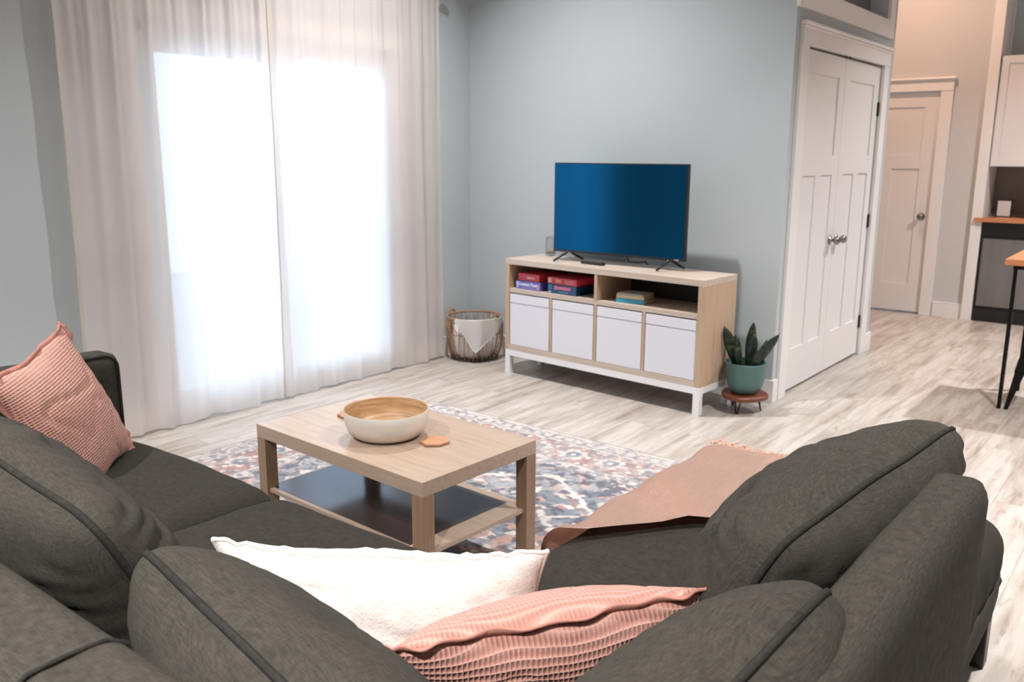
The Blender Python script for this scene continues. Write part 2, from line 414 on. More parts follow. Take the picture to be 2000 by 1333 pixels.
# sliding patio door = window_1
w1 = bmesh.new(); fx0, fx1 = -.20, -.10
for b in ((PX0, PX0+.06, 0, PZ), (PX1-.06, PX1, 0, PZ), (PX0, PX1, PZ-.06, PZ), (PX0, PX1, 0, .05)): box(w1, fx0, fx1, b[0], b[1], b[2], b[3], .003)
w1 = struct('window_1', w1, M['vinyl'])
mid = (PX0+PX1)/2
for k, (a, b, xx) in enumerate(((PX0+.06, mid+.04, -.175), (mid-.04, PX1-.06, -.135))):
    bm = boxes((xx, xx+.035, a, a+.07, .05, PZ-.06), (xx, xx+.035, b-.07, b, .05, PZ-.06), (xx, xx+.035, a+.07, b-.07, PZ-.14, PZ-.06), (xx, xx+.035, a+.07, b-.07, .05, .15))
    s = obj('window_sash', bm, M['vinyl'], w1)
    obj('pane', boxes((xx+.013, xx+.02, a+.07, b-.07, .15, PZ-.14)), M['glass'], s)
struct('trim_2', boxes((WX, WX+.016, PX0-.085, PX0, 0, PZ+.0), (WX, WX+.016, PX1, PX1+.085, 0, PZ), (WX, WX+.018, PX0-.1, PX1+.1, PZ, PZ+.10), bev=.002), M['trim'])
struct('patio_ground', boxes((-6, -.3, -6, 4, -.12, -.06)), plain('patio_concrete', srgb(205, 205, 205), .8, var=.05))

# door leaves: shaker pattern, one wide panel over two tall ones
def leaf_bm(w, h, th=.035, rec=.009):
    bm = bmesh.new()
    box(bm, 0, w, rec, th, 0, h)
    s = .105*w/.72; mid_ = .085*w/.72
    p1 = (1.42, h-.125); p2 = (.255, 1.30)
    bars = [(0, s, 0, h), (w-s, w, 0, h), (s, w-s, p1[1], h), (s, w-s, p2[1], p1[0]), (s, w-s, 0, p2[0]), (w/2-mid_/2, w/2+mid_/2, p2[0], p2[1])]
    for a, b, c, d in bars: box(bm, a, b, 0, rec+.001, c, d)
    return bm
def knob(parent, loc, xdir, mat, name='door_knob'):
    bm = bmesh.new(); lathe(bm, [(0, 0), (.031, 0), (.031, .006), (.012, .010), (.011, .03), (.022, .036), (.028, .046), (.027, .058), (.018, .066), (0, .068)], 24)
    mw = frame((0, 0, 0), (0, 0, 1), xdir)
    o = obj(name, bm, mat, parent, True); o.matrix_world = Matrix.Translation(loc) @ mw; return o
leafw = (DY1-DY0-.012)/2
for i in (1, 2):
    y0 = DY0+.004 if i == 1 else DY0+.008+leafw
    root = struct(f'door_{i}', leaf_bm(leafw, 2.012), M['door'])
    root.matrix_world = Matrix(((0, -1, 0, KX-.008), (1, 0, 0, y0), (0, 0, 1, .016), (0, 0, 0, 1)))
    bpy.context.view_layer.update()
    ky = y0+leafw-.06 if i == 1 else y0+.06
    kb = knob(root, (0, 0, 0), (1, 0, 0), M['nickel']); kb.parent = None; kb.parent = root
    kb.matrix_parent_inverse = root.matrix_world.inverted(); kb.matrix_world = Matrix.Translation((KX-.008, ky, .90)) @ frame((0, 0, 0), (0, 0, 1), (1, 0, 0)) @ Matrix.Identity(4)
    hy = y0+.001 if i == 1 else y0+leafw-.001
    for hz in (.25, .98, 1.75):
        bm = bmesh.new(); tube(bm, [(0, 0, -.045), (0, 0, .045)], .007, 8)
        box(bm, -.007, .001, -.012, .012, -.045, .045)
        h = obj('hinge', bm, M['hinge'] if i == 2 else M['trim'], root)
        h.matrix_parent_inverse = root.matrix_world.inverted(); h.matrix_world = Matrix.Translation((KX-.002, hy, hz))
def casing(name, lo, hi, h, T, w=.105, head=.12):
    """casing round an opening; T maps local (u along wall, d out of wall, z) to world"""
    bm = bmesh.new()
    def b(u0, u1, d0, d1, z0, z1, bev=.002):
        n0 = len(bm.verts); box(bm, u0, u1, d0, d1, z0, z1, bev)
    b(lo-w, lo, 0, .020, 0, h); b(hi, hi+w, 0, .020, 0, h)
    b(lo-w, hi+w, 0, .024, h, h+head-.035)
    b(lo-w-.008, hi+w+.008, 0, .032, h+head-.035, h+head-.020, .004); b(lo-w-.016, hi+w+.016, 0, .044, h+head-.020, h+head, .006)
    bm.transform(T); bmesh.ops.recalc_face_normals(bm, faces=bm.faces[:])
    return struct(name, bm, M['trim'])
TK = Matrix(((0, 1, 0, KX), (1, 0, 0, 0), (0, 0, 1, 0), (0, 0, 0, 1)))
casing('trim_3', DY0, DY1, DZ, TK, .11, .12)
struct('trim_4', boxes((KX-.10, KX-.015, DY0-.0, DY0+.003, 0, DZ), (KX-.10, KX-.015, DY1-.003, DY1, 0, DZ)), M['trim'])
cb = boxes((KX-.004, KX+.002, .93, .96, 2.030, 2.042), (KX-.004, KX+.002, 1.01, 1.04, 2.030, 2.042)); struct('trim_5', cb, M['hinge'])
# transom niche trim
bm = boxes((KX, KX+.022, TY0-.115, TY1+.115, 2.225, 2.325), (KX, KX+.022, TY0-.115, TY0, 2.325, CZ), (KX, KX+.022, TY1, TY1+.115, 2.325, CZ), (KX-.12, KX+.02, TY0, TY1, TZ0-.012, TZ0+.004), bev=.002)
struct('trim_6', bm, M['trim'])
# hall door
d3 = struct('door_3', leaf_bm(HX1-HX0-.01, 1.965), M['door']); d3.location = (HX0+.005, BY+.008, .018)
bpy.context.view_layer.update()
k3 = knob(d3, (0, 0, 0), (0, -1, 0), M['nickel']); k3.matrix_parent_inverse = d3.matrix_world.inverted(); k3.matrix_world = Matrix.Translation((HX1-.065, BY+.008, .895)) @ frame((0, 0, 0), (0, 0, 1), (0, -1, 0))
TH = Matrix(((1, 0, 0, 0), (0, -1, 0, BY), (0, 0, 1, 0), (0, 0, 0, 1)))
casing('trim_7', HX0, HX1, HZ, TH, .10, .115)
# tall white end panel by the kitchenette
struct('trim_8', boxes((2.545, 2.63, BY-.04, 4.12, 0, CZ), bev=.002), M['trim'])

# ------------------------------------------------------------------ sofa
def softbox(W, D, H, r, cuts=14, puff=0, wr=.0, seed=0, lean=0, bow=0):
    """rounded box, base centred at origin, z 0..H"""
    bm = bmesh.new(); bmesh.ops.create_cube(bm, size=2)
    # subdivide unevenly so that long boxes stay smooth
    bmesh.ops.subdivide_edges(bm, edges=bm.edges[:], cuts=cuts, use_grid_fill=True)
    hx, hy, hz = W/2, D/2, H/2; off = Vector((seed*2.1, seed*5.3, seed))
    for v in bm.verts:
        p = v.co.copy()
        e = lambda a: math.copysign(abs(a)**.75, a)      # crowd the rings towards the edges
        P = Vector((e(p.x)*hx, e(p.y)*hy, e(p.z)*hz))
        I = Vector((max(-hx+r, min(hx-r, P.x)), max(-hy+r, min(hy-r, P.y)), max(-hz+r, min(hz-r, P.z))))
        d = P-I
        if d.length > 1e-6: P = I+d.normalized()*r
        fx, fy = P.x/hx, P.y/hy; fz = P.z/hz
        w = max(0, (1-fx*fx)*(1-fy*fy))
        if puff and fz > .2: P.z += puff*w**.5
        if bow: P.y -= bow*(1-fz*fz)*(1 if P.y < 0 else -1)
        if wr:
            n1 = noise.noise(Vector((P.x*4, P.y*9, P.z*4))+off); rid = max(0, 1-abs(noise.noise(Vector((P.x*5, P.y*14, P.z*3))+off))*3)
            P += v.co.normalized()*(n1*wr-rid*wr*.8*(w**.5 if fz > .5 else .4))
        P.y += lean*(P.z+hz)
        v.co = P+Vector((0, 0, hz))
    bmesh.ops.recalc_face_normals(bm, faces=bm.faces[:])
    return bm
def rrect(W, D, r, z, n=8, puff=0):
    pts = []
    for cx, cy, a0 in ((W/2-r, D/2-r, 0), (-W/2+r, D/2-r, PI/2), (-W/2+r, -D/2+r, PI), (W/2-r, -D/2+r, 1.5*PI)):
        for k in range(n+1):
            a = a0+PI/2*k/n; pts.append((cx+r*math.cos(a), cy+r*math.sin(a), z))
    return pts
sofa = thing('corner_sofa', 'charcoal linen L-shaped corner sofa with a chaise, in the foreground', 'sofa', (2.9, -3.8, 0))
OFF = Vector((2.9, -3.8, 0))
def spart(name, bm, mat, x, y, z, smooth=True, parent=None):
    o = obj(name, bm, mat, parent or sofa, smooth)
    o.location = (Vector((x, y, z))-OFF) if parent is None else Vector((x, y, z))
    return o
# base frames
spart('base', softbox(2.75, 1.02, .12, .03, 10), M['sofa'], 2.42, -3.88, .17)
spart('base', softbox(.93, 2.25, .12, .03, 10), M['sofa'], 3.37, -3.24, .175)
# backrests
spart('backrest', softbox(2.86, .17, .645, .055, 22, lean=-.02, wr=.003, seed=3), M['sofa'], 2.50, -4.335, .17)
bb = softbox(1.56, .12, .645, .045, 22, lean=-.01, wr=.003, seed=9); bb.transform(Matrix.Rotation(PI/2, 4, 'Z'))
spart('backrest', bb, M['sofa'], 3.82, -3.665, .17)
bm = bmesh.new(); tube(bm, [(3.09, y_, z_) for y_, z_ in ((-4.262, .62), (-4.263, .76), (-4.272, .797), (-4.30, .815), (-4.35, .817), (-4.40, .814), (-4.428, .795), (-4.435, .76), (-4.432, .3))], .004, 6)
obj('seam', bm, M['pipe'], sofa, True).location = -OFF
# arm at the window end
arm = softbox(.12, 1.06, .548, .045, 16, wr=.006, seed=5)
a_ = spart('arm', arm, M['sofa'], 1.125, -3.80, .20)
bm = bmesh.new(); tube(bm, [(.048, p[0], p[1]+.274) for p in [(q[0], q[1]) for q in rrect(1.03, .525, .05, 0)]], .006, 6, True)
obj('piping', bm, M['pipe'], a_, True)
# seat cushions
def seat(x0, x1, y0, y1, seed, top=.455, h=.18):
    W, D = x1-x0, y1-y0
    o = spart('seat_cushion', softbox(W, D, h, .085, 24, puff=.028, wr=.007, seed=seed), M['seat'], (x0+x1)/2, (y0+y1)/2, top-h-.012)
    for zz in (.022,):
        bm = bmesh.new(); tube(bm, rrect(W-.012, D-.012, .06, zz), .005, 6, True); obj('piping', bm, M['pipe'], o, True)
    return o
seat(1.185, 2.062, -4.22, -3.255, 1); seat(2.053, 2.90, -4.22, -3.255, 2); seat(2.905, 3.72, -4.22, -3.30, 4)
seat(2.895, 3.835, -3.295, -2.085, 6, .452, .20)
for x, y in ((3.79, -2.16), (2.96, -2.16), (1.08, -3.38), (1.08, -4.28), (3.80, -4.30), (2.6, -4.30)):
    bm = bmesh.new(); z0 = .0095 if x < 3.5 and y > -3.6 else .0
    box(bm, -.03, .03, -.03, .03, z0, .19, .004); o = obj('leg', bm, M['black'], sofa); o.location = Vector((x, y, 0))-OFF

# back cushions (loose)
def place_cushion(name, label, cat, W, H, T, org, xdir, zdir, mat, pmat, group=None, pr=.0065, flange=0, **kw):
    bm, border = cushion(W, H, T, **kw)
    o = obj(name, bm, mat, None, True, mw=frame(org, xdir, zdir)); tag(o, label, cat, group)
    b2 = bmesh.new()
    if flange:
        cen = sum(border, Vector())/len(border); ins = []; outs = []
        n_ = len(border)
        for i, p in enumerate(border):
            t = (border[(i+1) % n_]-border[i-1]).normalized(); nn = Vector((t.z, 0, -t.x))
            if nn.dot(p-cen) < 0: nn = -nn
            wv = .006*math.sin(i*.35)+.004*math.sin(i*.9+1)
            outs.append((p+nn*flange+Vector((0, wv, 0)), p+nn*flange+Vector((0, wv-.005, 0)))); ins.append((p-nn*.004+Vector((0, .0025, 0)), p-nn*.004-Vector((0, .0025, 0))))
        V = [[b2.verts.new(q) for q in (ins[i][0], outs[i][0], outs[i][1], ins[i][1])] for i in range(n_)]
        for i in range(n_):
            A, B = V[i], V[(i+1) % n_]
            for k in range(4): b2.faces.new((A[k], A[(k+1) % 4], B[(k+1) % 4], B[k]))
        obj('seam_flange', b2, pmat, o, True)
    else:
        tube(b2, border, pr, 6, True); obj('piping', b2, pmat, o, True)
    return o
place_cushion('back_cushion', 'plump charcoal back cushion at the left edge of the picture', 'cushion', .92, .50, .32,
    (2.385, -4.07, .66), (1, -.03, -.02), (-.02, -.42, .9), M['sofa'], M['pipe'], 'charcoal back cushions', seed=1, r=.16, wf=30, wr=.017, slump=.08)
place_cushion('back_cushion', 'charcoal back cushion in the bottom centre, directly behind the white plush pillow', 'cushion', .80, .43, .35,
    (3.27, -4.10, .602), (1, -.12, -.10), (.04, -.42, .9), M['sofa'], M['pipe'], 'charcoal back cushions', seed=2, r=.12, wf=30, wr=.011, dents=((-.1, .6, .2, .015),), slump=.05)
place_cushion('back_cushion', 'tall charcoal back cushion standing at the chaise end, with gathered folds below its seam', 'cushion', .95, .49, .35,
    (3.635, -3.08, .625), (.07, 1, -.02), (.40, 0, .9), M['sofa'], M['pipe'], 'charcoal back cushions', seed=3, r=.13, wf=44, wr=.021, slump=.0, asym=.18, dents=((-.55, .5, .14, .035),))
place_cushion('back_cushion', 'charcoal back cushion in the near right corner, overlapping the taller one beyond it', 'cushion', .76, .47, .34,
    (3.700, -3.95, .632), (.03, 1, .02), (.40, 0, .9), M['sofa'], M['pipe'], 'charcoal back cushions', seed=4, r=.15, wf=30, wr=.011, slump=.03)

# scatter pillows
place_cushion('pink_pillow', 'pink waffle-knit pillow at the far left, one corner pointing up', 'pillow', .46, .46, .17,
    (1.496, -3.62, .64), (-.60, .70, .15), (-.12, -.38, .9), M['waffle'], M['waffle_seam'], 'pink waffle pillows', flange=.014, k=.09, r=-.03, seed=6, wr=.003, q=.5, slump=.12)
place_cushion('pink_pillow', 'pink waffle-knit pillow in the bottom centre, wedged between two charcoal cushions', 'pillow', .54, .36, .24,
    (3.335, -3.685, .565), (.54, .84, .02), (.48, -.32, .82), M['waffle'], M['waffle_seam'], 'pink waffle pillows', flange=.014, k=.06, r=-.03, seed=7, wr=.002, q=.5, slump=.1)
wp = place_cushion('white_pillow', 'white plush pillow with a ruffled front lying against the charcoal cushions', 'pillow', .64, .42, .27,
    (2.975, -3.70, .492), (.85, .53, .02), (.05, -.14, 1), M['fur'], M['fur'], None, ruf=.003, pr=.005, k=.09, r=-.04, seed=8, wr=.005, q=.5, wf=40, slump=.1)

# ------------------------------------------------------------------ throw over the chaise
def throw_mesh():
    bm = bmesh.new(); ed = 2.888; yend = -2.07; top = .468; R = .085
    nu, nv = 46, 40
    def surf(s, t):
        """s across (towards +x, 0 at inner edge, negative hangs down), t along +y from the near edge (0..)"""
        x = ed+R+s if s > 0 else ed+R
        z = top
        if s < 0:
            a = min(-s/R, PI/2); x = ed+R-R*math.sin(a)-.012; z = top-R+R*math.cos(a)
            if -s/R > PI/2: z -= (-s-R*PI/2); x = ed-.012
        y = t
        return x, y, z
    V = []
    for i in range(nu+1):
        f = i/nu; s = -.30+f*1.05; row = []
        ynear = -3.03+max(0, (s))*1.15 if s < .40 else -2.57+(s-.40)*.2
        ynear += .004*math.sin(s*9)
        for j in range(nv+1):
            g = j/nv; yfar_len = .22                                  # part hanging over the far end
            L = (yend-ynear)+yfar_len; t = ynear+g*L
            x, y, z = surf(s, t)
            if t > yend-R:
                d = t-(yend-R); a = min(d/R, PI/2); y = yend-R+R*math.sin(a)+.012; z2 = z-(R-R*math.cos(a))
                if d/R > PI/2: z2 -= d-R*PI/2; y = yend+.012
                z = z2
            n1 = noise.noise(Vector((x*3, y*3, 1)))*.006; fold = .012*max(0, math.sin((y+x*.9)*9+1))**6
            row.append(bm.verts.new((x-(.01*math.sin(y*20) if s < 0 else 0), y, max(.03, z+.008+n1+fold+(.012 if j < 2 else 0)))))
        V.append(row)
    for i in range(nu):
        for j in range(nv): bm.faces.new((V[i][j], V[i+1][j], V[i+1][j+1], V[i][j+1]))
    ends = [V[i][nv].co.copy() for i in range(nu+1)]
    bmesh.ops.solidify(bm, geom=bm.faces[:], thickness=-.016)
    bmesh.ops.recalc_face_normals(bm, faces=bm.faces[:])
    return bm, ends
bm, ends = throw_mesh()
th = obj('throw_blanket', bm, M['throw'], None, True)
tag(th, 'blush pink knitted throw with fringe draped over the chaise end', 'throw')
bm = bmesh.new()
for i, e in enumerate(ends):
    for k in range(2):
        dx = random.uniform(-.012, .012)
        tube(bm, [e+Vector((dx, .002, 0)), e+Vector((dx*1.5, .008, -.03)), e+Vector((dx*2.5, random.uniform(0, .02), -.055))], .003, 5)
for i in range(26):
    p = Vector((2.90+.012*i+random.uniform(-.004, .004), -2.084+random.uniform(-.006, .006), .456)); k_ = 1 if i < 10 else .5
    tube(bm, [p, p+Vector((random.uniform(-.012, .012), .010, .006*k_)), p+Vector((random.uniform(-.022, .022), .024, .008*k_+random.uniform(-.004, .006)))], .0028, 5)
tag(obj("fringe", bm, M["throw_f"], th, True), kind='stuff')

# ------------------------------------------------------------------ coffee table
tx, ty, tr = 2.3704, -2.9737, -.047
ct = thing('coffee_table', 'oak-effect coffee table with a lower shelf standing on the patterned rug', 'table', (tx, ty, 0), tr)
obj('tabletop', boxes((-.9, 0, 0, .55, .40, .45), bev=.0015), M['table'], ct)
for x, y in ((-.9, 0), (-.05, 0), (-.9, .50), (-.05, .50)):
    obj('leg', boxes((x+.0, x+.05, y, y+.05, .0095, .3995), bev=.001), M['table_v'], ct)
obj('shelf', boxes((-.885, -.012, .012, .538, .188, .203), bev=.001), M['table'], ct)

obj('shelf_shade_plate', boxes((-.875, -.095, .030, .500, .2032, .2042)), M['shelf_shade'], [c for c in ct.children if c.name.startswith('shelf')][0])  # added dark plate, paints the tabletop's shade and reflection onto the oak shelf
# bowl and coasters
bm = bmesh.new()
lathe(bm, [(0, .4515), (.090, .4515), (.115, .456), (.134, .470), (.146, .495), (.151, .525), (.152, .548), (.1505, .551)], 72, (0, 0))
bowl = obj('bowl', bm, M['bowl_out'], None, True); bowl.location = (1.945, -2.715, 0); tag(bowl, 'large white bowl with a bamboo inside on the coffee table', 'bowl')
bm = bmesh.new(); lathe(bm, [(.1504, .5508), (.1475, .5505), (.1455, .547), (.1445, .525), (.140, .499), (.128, .477), (.11, .463), (.08, .459), (0, .458)], 72)
obj('bamboo_lining', bm, M['bamboo'], bowl, True)
def coaster(x, y, rot, label, sc_=1):
    bm = bmesh.new(); rings = []
    for z, k in ((.4512, .97), (.454, 1), (.459, 1), (.4605, .975)):
        rings.append([bm.verts.new((k*sc_*(.050+.0028*math.cos(7*a)+.0016*math.sin(3*a+rot))*math.cos(a), k*sc_*(.050+.0028*math.cos(7*a)+.0016*math.sin(3*a+rot))*math.sin(a), z)) for a in [2*PI*i/72 for i in range(72)]])
    for A, B in zip(rings, rings[1:]):
        for i in range(72): bm.faces.new((A[i], A[(i+1) % 72], B[(i+1) % 72], B[i]))
    bm.faces.new(rings[0][::-1]); bm.faces.new(rings[-1])
    o = obj('wooden_coaster', bm, M['coaster'], None); o.location = (x, y, 0); o.rotation_euler = (0, 0, rot)
    tag(o, label, 'coaster', 'wavy-edged wooden coasters')
coaster(2.139, -2.672, .4, 'wavy-edged wooden coaster lying in front of the white bowl')
coaster(1.668, -2.640, 1.3, 'wavy-edged wooden coaster peeking out from behind the left side of the white bowl')

# ------------------------------------------------------------------ rug
def rug():
    x0, x1, y0, y1 = .47, 3.52, -3.62, -1.19
    cx, cy = (x0+x1)/2, (y0+y1)/2; hx, hy = (x1-x0)/2, (y1-y0)/2
    st = .0045; nx, ny = int((x1-x0)/st), int((y1-y0)/st)
    X, Y = np.meshgrid(np.linspace(-hx, hx, nx), np.linspace(-hy, hy, ny), indexing='ij')
    rng = np.random.RandomState(3)
    def vn(x, y, s, seed):
        r = np.random.RandomState(seed).rand(256, 256); x = x*s+50; y = y*s+50
        xi = np.floor(x).astype(int); yi = np.floor(y).astype(int); fx = x-xi; fy = y-yi; fx = fx*fx*(3-2*fx); fy = fy*fy*(3-2*fy)
        g = lambda a, b: r[a % 256, b % 256]
        return (g(xi, yi)*(1-fx)+g(xi+1, yi)*fx)*(1-fy)+(g(xi, yi+1)*(1-fx)+g(xi+1, yi+1)*fx)*fy
    fb = lambda x, y, s, sd: .5*vn(x, y, s, sd)+.3*vn(x, y, s*2.1, sd+1)+.2*vn(x, y, s*4.3, sd+2)
    ax, ay = np.abs(X), np.abs(Y)
    wx = ax+(fb(ax, ay, 14, 5)-.5)*.05; wy = ay+(fb(ax, ay, 14, 9)-.5)*.05
    d = np.minimum(hx-ax, hy-ay); dw = np.minimum(hx-wx, hy-wy)
    c = lambda *a: np.array([srgb(*a)[:3]])[None]
    cream, slate, navy, rust, pink, pale, grey = c(212, 204, 198), c(112, 122, 134), c(70, 80, 98), c(156, 108, 96), c(184, 148, 138), c(200, 188, 182), c(146, 150, 156)
    col = np.zeros(X.shape+(3,))+cream
    def put(mask, cc):
        m = np.clip(mask, 0, 1)[..., None]; 
        col[...] = col*(1-m)+cc*m
    sm = lambda v, a, w=.004: 1/(1+np.exp(-np.clip((v-a)/w*3, -30, 30)))
    # field: slate with curling leaf motifs
    fld = sm(dw, .42)
    put(fld, slate); 
    f1 = np.sin(wx*24+3*np.sin(wy*8))*np.sin(wy*21+3*np.sin(wx*9)); f2 = np.sin(wx*43+2*np.sin(wy*28))*np.cos(wy*40)
    put(fld*sm(f1, .45, .1), cream); put(fld*sm(-f1, .62, .1), pink); put(fld*sm(f2*f1, .25, .06)*.9, navy); put(fld*sm(-f1*f2, .32, .06)*.9, rust)
    put(fld*sm(fb(X, Y, 7, 21), .56, .05)*.5, grey)
    # stepped medallion: diamond/hexagon of cream lines with orange outline
    md = wx/1.0+wy/.72
    for a, w_, cc in ((.95, .05, cream), (.89, .018, rust), (.60, .045, cream), (.54, .02, navy)):
        put(fld*sm(w_/2-np.abs(md-a), 0, .01), cc)
    inn = fld*sm(.52-md, 0, .01); put(inn, pink*.9); put(inn*sm(f1, .2, .1), slate); put(inn*sm(f2, .4, .1), cream)
    cor = fld*sm(md-1.32, 0, .01); put(cor, pink); put(cor*sm(f1, .1, .1), rust); put(cor*sm(f2, .3, .1), cream)
    # borders
    put(sm(dw, .0, .002)*sm(.44-dw, 0), pale)
    s = np.where(hx-ax < hy-ay, ay, ax)
    u = ((s/.21) % 1)-.5; v = (d-.245)/.10; rr = np.sqrt((u*2.1)**2+v**2)
    band = sm(dw, .14)*sm(.35-dw, 0)
    put(band, rust*.55+pink*.45); put(band*sm(.62+.12*np.sin(8*np.arctan2(v, u*2.1))-rr, 0, .06), cream); put(band*sm(.40-rr, 0, .05), slate); put(band*sm(.16-rr, 0, .04), rust)
    put(band*sm(np.sin(s*60+np.sin(d*90)*2)*np.sin(d*70), .55, .1), slate); put(band*sm(-np.sin(s*75)*np.sin(d*66+1), .6, .1), cream)
    for a, b_ in ((.055, .105), (.375, .425)):
        bb_ = sm(dw, a)*sm(b_-dw, 0); put(bb_*sm(np.sin(s*95)*np.sin((d-a)/.05*PI), .35, .1), grey*.8)
    for a in (.05, .11, .14, .355, .43): put(sm(.004-np.abs(dw-a), 0, .002)*.8, navy)
    # distressing: worn to the pale ground
    dis = fb(X, Y, 9, 31)*.6+fb(X*1, Y*1, 40, 41)*.4; put(sm(dis, .52, .08)*.45, cream*.6+grey*.4); put(sm(fb(wx, wy, 22, 71), .60, .03)*fld*.8, navy*.8); put(sm(fb(wx, wy, 26, 81), .62, .03)*(1-fld)*.5, slate*.7)
    put(sm(fb(X, Y, 60, 51), .62, .04)*.35, navy*1.2)
    put(sm(.012-d, 0, .003)*.8, grey*.6)
    col = np.clip(col, 0, 1)
    Z = np.full(X.shape, .0085)+(rng.rand(*X.shape)-.5)*.0006
    Z[0, :] = Z[-1, :] = .001; Z[:, 0] = Z[:, -1] = .001
    co = np.stack([X, Y, Z], -1).reshape(-1, 3).astype(np.float32)
    idx = np.arange(nx*ny).reshape(nx, ny)
    q = np.stack([idx[:-1, :-1], idx[1:, :-1], idx[1:, 1:], idx[:-1, 1:]], -1).reshape(-1, 4)
    me = bpy.data.meshes.new('rug'); me.vertices.add(len(co)); me.vertices.foreach_set('co', co.ravel())
    me.loops.add(q.size); me.loops.foreach_set('vertex_index', q.ravel().astype(np.int32))
    me.polygons.add(len(q)); me.polygons.foreach_set('loop_start', np.arange(0, q.size, 4, dtype=np.int32))
    try: me.polygons.foreach_set('loop_total', np.full(len(q), 4, dtype=np.int32))
    except Exception: pass
    me.update(calc_edges=True)
    at = me.color_attributes.new('pattern', 'FLOAT_COLOR', 'POINT')
    at.data.foreach_set('color', np.concatenate([col.reshape(-1, 3), np.ones((nx*ny, 1))], 1).astype(np.float32).ravel())
    a = N('rug_weave'); at_ = a.n('ShaderNodeAttribute', attribute_name='pattern')
    w = a.noise(a.coord((1, 1, 1)), 420, 2)
    a.base(a.mix(a.math('MULTIPLY', w, .25), at_.outputs['Color'], srgb(150, 140, 138))); a.set(Roughness=.97, Sheen_Weight=.2)
    a.b.inputs['Specular IOR Level'].default_value = .08; a.bump(w, .5, .002)
    me.materials.append(a.m)
    o = bpy.data.objects.new('area_rug', me); C.objects.link(o); o.location = (cx, cy, 0)
    tag(o, 'distressed persian-style rug in slate, rust and cream under the coffee table', 'rug')
rug()

# ------------------------------------------------------------------ curtains on a rod
def curtain(name, ya, yb, seed, label):
    nz, ny = 60, 260; top, bot = 2.435, .012; bm = bmesh.new(); V = []
    rnd = random.Random(seed); ph = [rnd.uniform(0, 6.28) for _ in range(8)]
    for i in range(ny+1):
        f = i/ny; row = []
        for j in range(nz+1):
            h = j/nz; z = bot+(top-bot)*h; low = 1-h
            y = ya+(yb-ya)*f+.02*math.sin(f*9+ph[0])*low+(.03*low*low*(1 if f > .5 else -1)*abs(f-.5)*2)
            amp = .006+.012*low+.012*h**6
            x = -.012+amp*(math.sin(f*46+ph[1]+.8*math.sin(h*2+ph[2]))*.6+math.sin(f*77+ph[3]+1.2*low)*.45+math.sin(f*23+ph[4])*.4)
            x += .006*math.sin(f*150+ph[5])*h**5+noise.noise(Vector((f*3, h*9+seed, 1)))*.005
            y += .006*math.cos(f*46*1+ph[1])
            row.append(bm.verts.new((x, y, z+.006*math.sin(f*20+seed)*(1 if j == 0 else 0))))
        V.append(row)
    for i in range(ny):
        for j in range(nz): bm.faces.new((V[i][j], V[i+1][j], V[i+1][j+1], V[i][j+1]))
    left = [v.co.copy() for v in (V[0] if ya < yb else V[-1])]
    o = obj(name, bm, M['curtain'], None, True); tag(o, label, 'curtain', 'sheer curtains over the patio door')
    b2 = bmesh.new(); tube(b2, [p+Vector((.002, 0, 0)) for p in left], .0035, 6); obj('selvedge', b2, M['hem'], o, True)
    return o
curtain('sheer_curtain', -2.83, -1.655, 3, 'sheer off-white curtain panel, the left one beside the bare grey wall')
curtain('sheer_curtain', -1.69, -.31, 8, 'sheer off-white curtain panel, the right one next to the woven basket')
bm = bmesh.new(); tube(bm, [(-.012, -3.05, 2.462), (-.012, -.27, 2.462)], .016, 12)
rod = obj('curtain_rod', bm, M['rod'], None, True); tag(rod, 'brown wooden curtain rod above the sheer curtains', 'curtain rod')
bm = bmesh.new(); lathe(bm, [(0, 0), (.016, 0), (.018, .01), (.026, .02), (.026, .035), (.015, .048), (0, .05)], 20); f_ = obj('finial', bm, M['rod'], rod, True)
f_.matrix_world = Matrix.Translation((-.012, -.27, 2.462)) @ Matrix.Rotation(-PI/2, 4, 'X')
for y in (-.33, -2.9):
    bm = boxes((WX, WX+.01, y-.02, y+.02, 2.42, 2.50), (WX+.01, -.012, y-.006, y+.006, 2.455, 2.467)); tube(bm, [(-.012, y-.008, 2.462), (-.012, y+.008, 2.462)], .021, 12)
    obj('bracket', bm, M['hinge'], rod)

# ------------------------------------------------------------------ media console
kx, ky, kr = .5974, -.3585, -.0702; KW, KD, KH = 1.4725, .365, .77
con = thing('media_console', 'light oak media console on a white metal base against the grey wall', 'media console', (kx, ky, 0), kr)
TK_ = .036; Z0 = .165; ZS = .550
obj('top', boxes((0, KW, 0, KD, KH-TK_, KH), bev=.0015), M['oak'], con)
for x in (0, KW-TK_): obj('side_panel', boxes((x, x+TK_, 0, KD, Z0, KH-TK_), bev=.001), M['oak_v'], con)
obj('bottom_panel', boxes((TK_, KW-TK_, 0, KD, Z0, Z0+.034)), M['oak'], con)
obj('shelf', boxes((TK_, KW-TK_, 0.004, KD-.012, ZS, ZS+.026)), M['oak'], con)
cxm = KW/2; iw = (KW-2*TK_)/4
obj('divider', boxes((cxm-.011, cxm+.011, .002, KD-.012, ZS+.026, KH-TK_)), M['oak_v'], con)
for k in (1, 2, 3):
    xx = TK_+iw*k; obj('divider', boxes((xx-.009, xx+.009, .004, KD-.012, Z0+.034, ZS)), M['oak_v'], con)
obj('back_panel', boxes((TK_, TK_+.10, KD-.012, KD-.006, Z0+.034, ZS+.03), (TK_+.10, KW-TK_, KD-.012, KD-.006, Z0+.034, KH-TK_), (TK_, TK_+.10, KD-.012, KD-.006, .665, KH-TK_)), M['board_dark'], con)
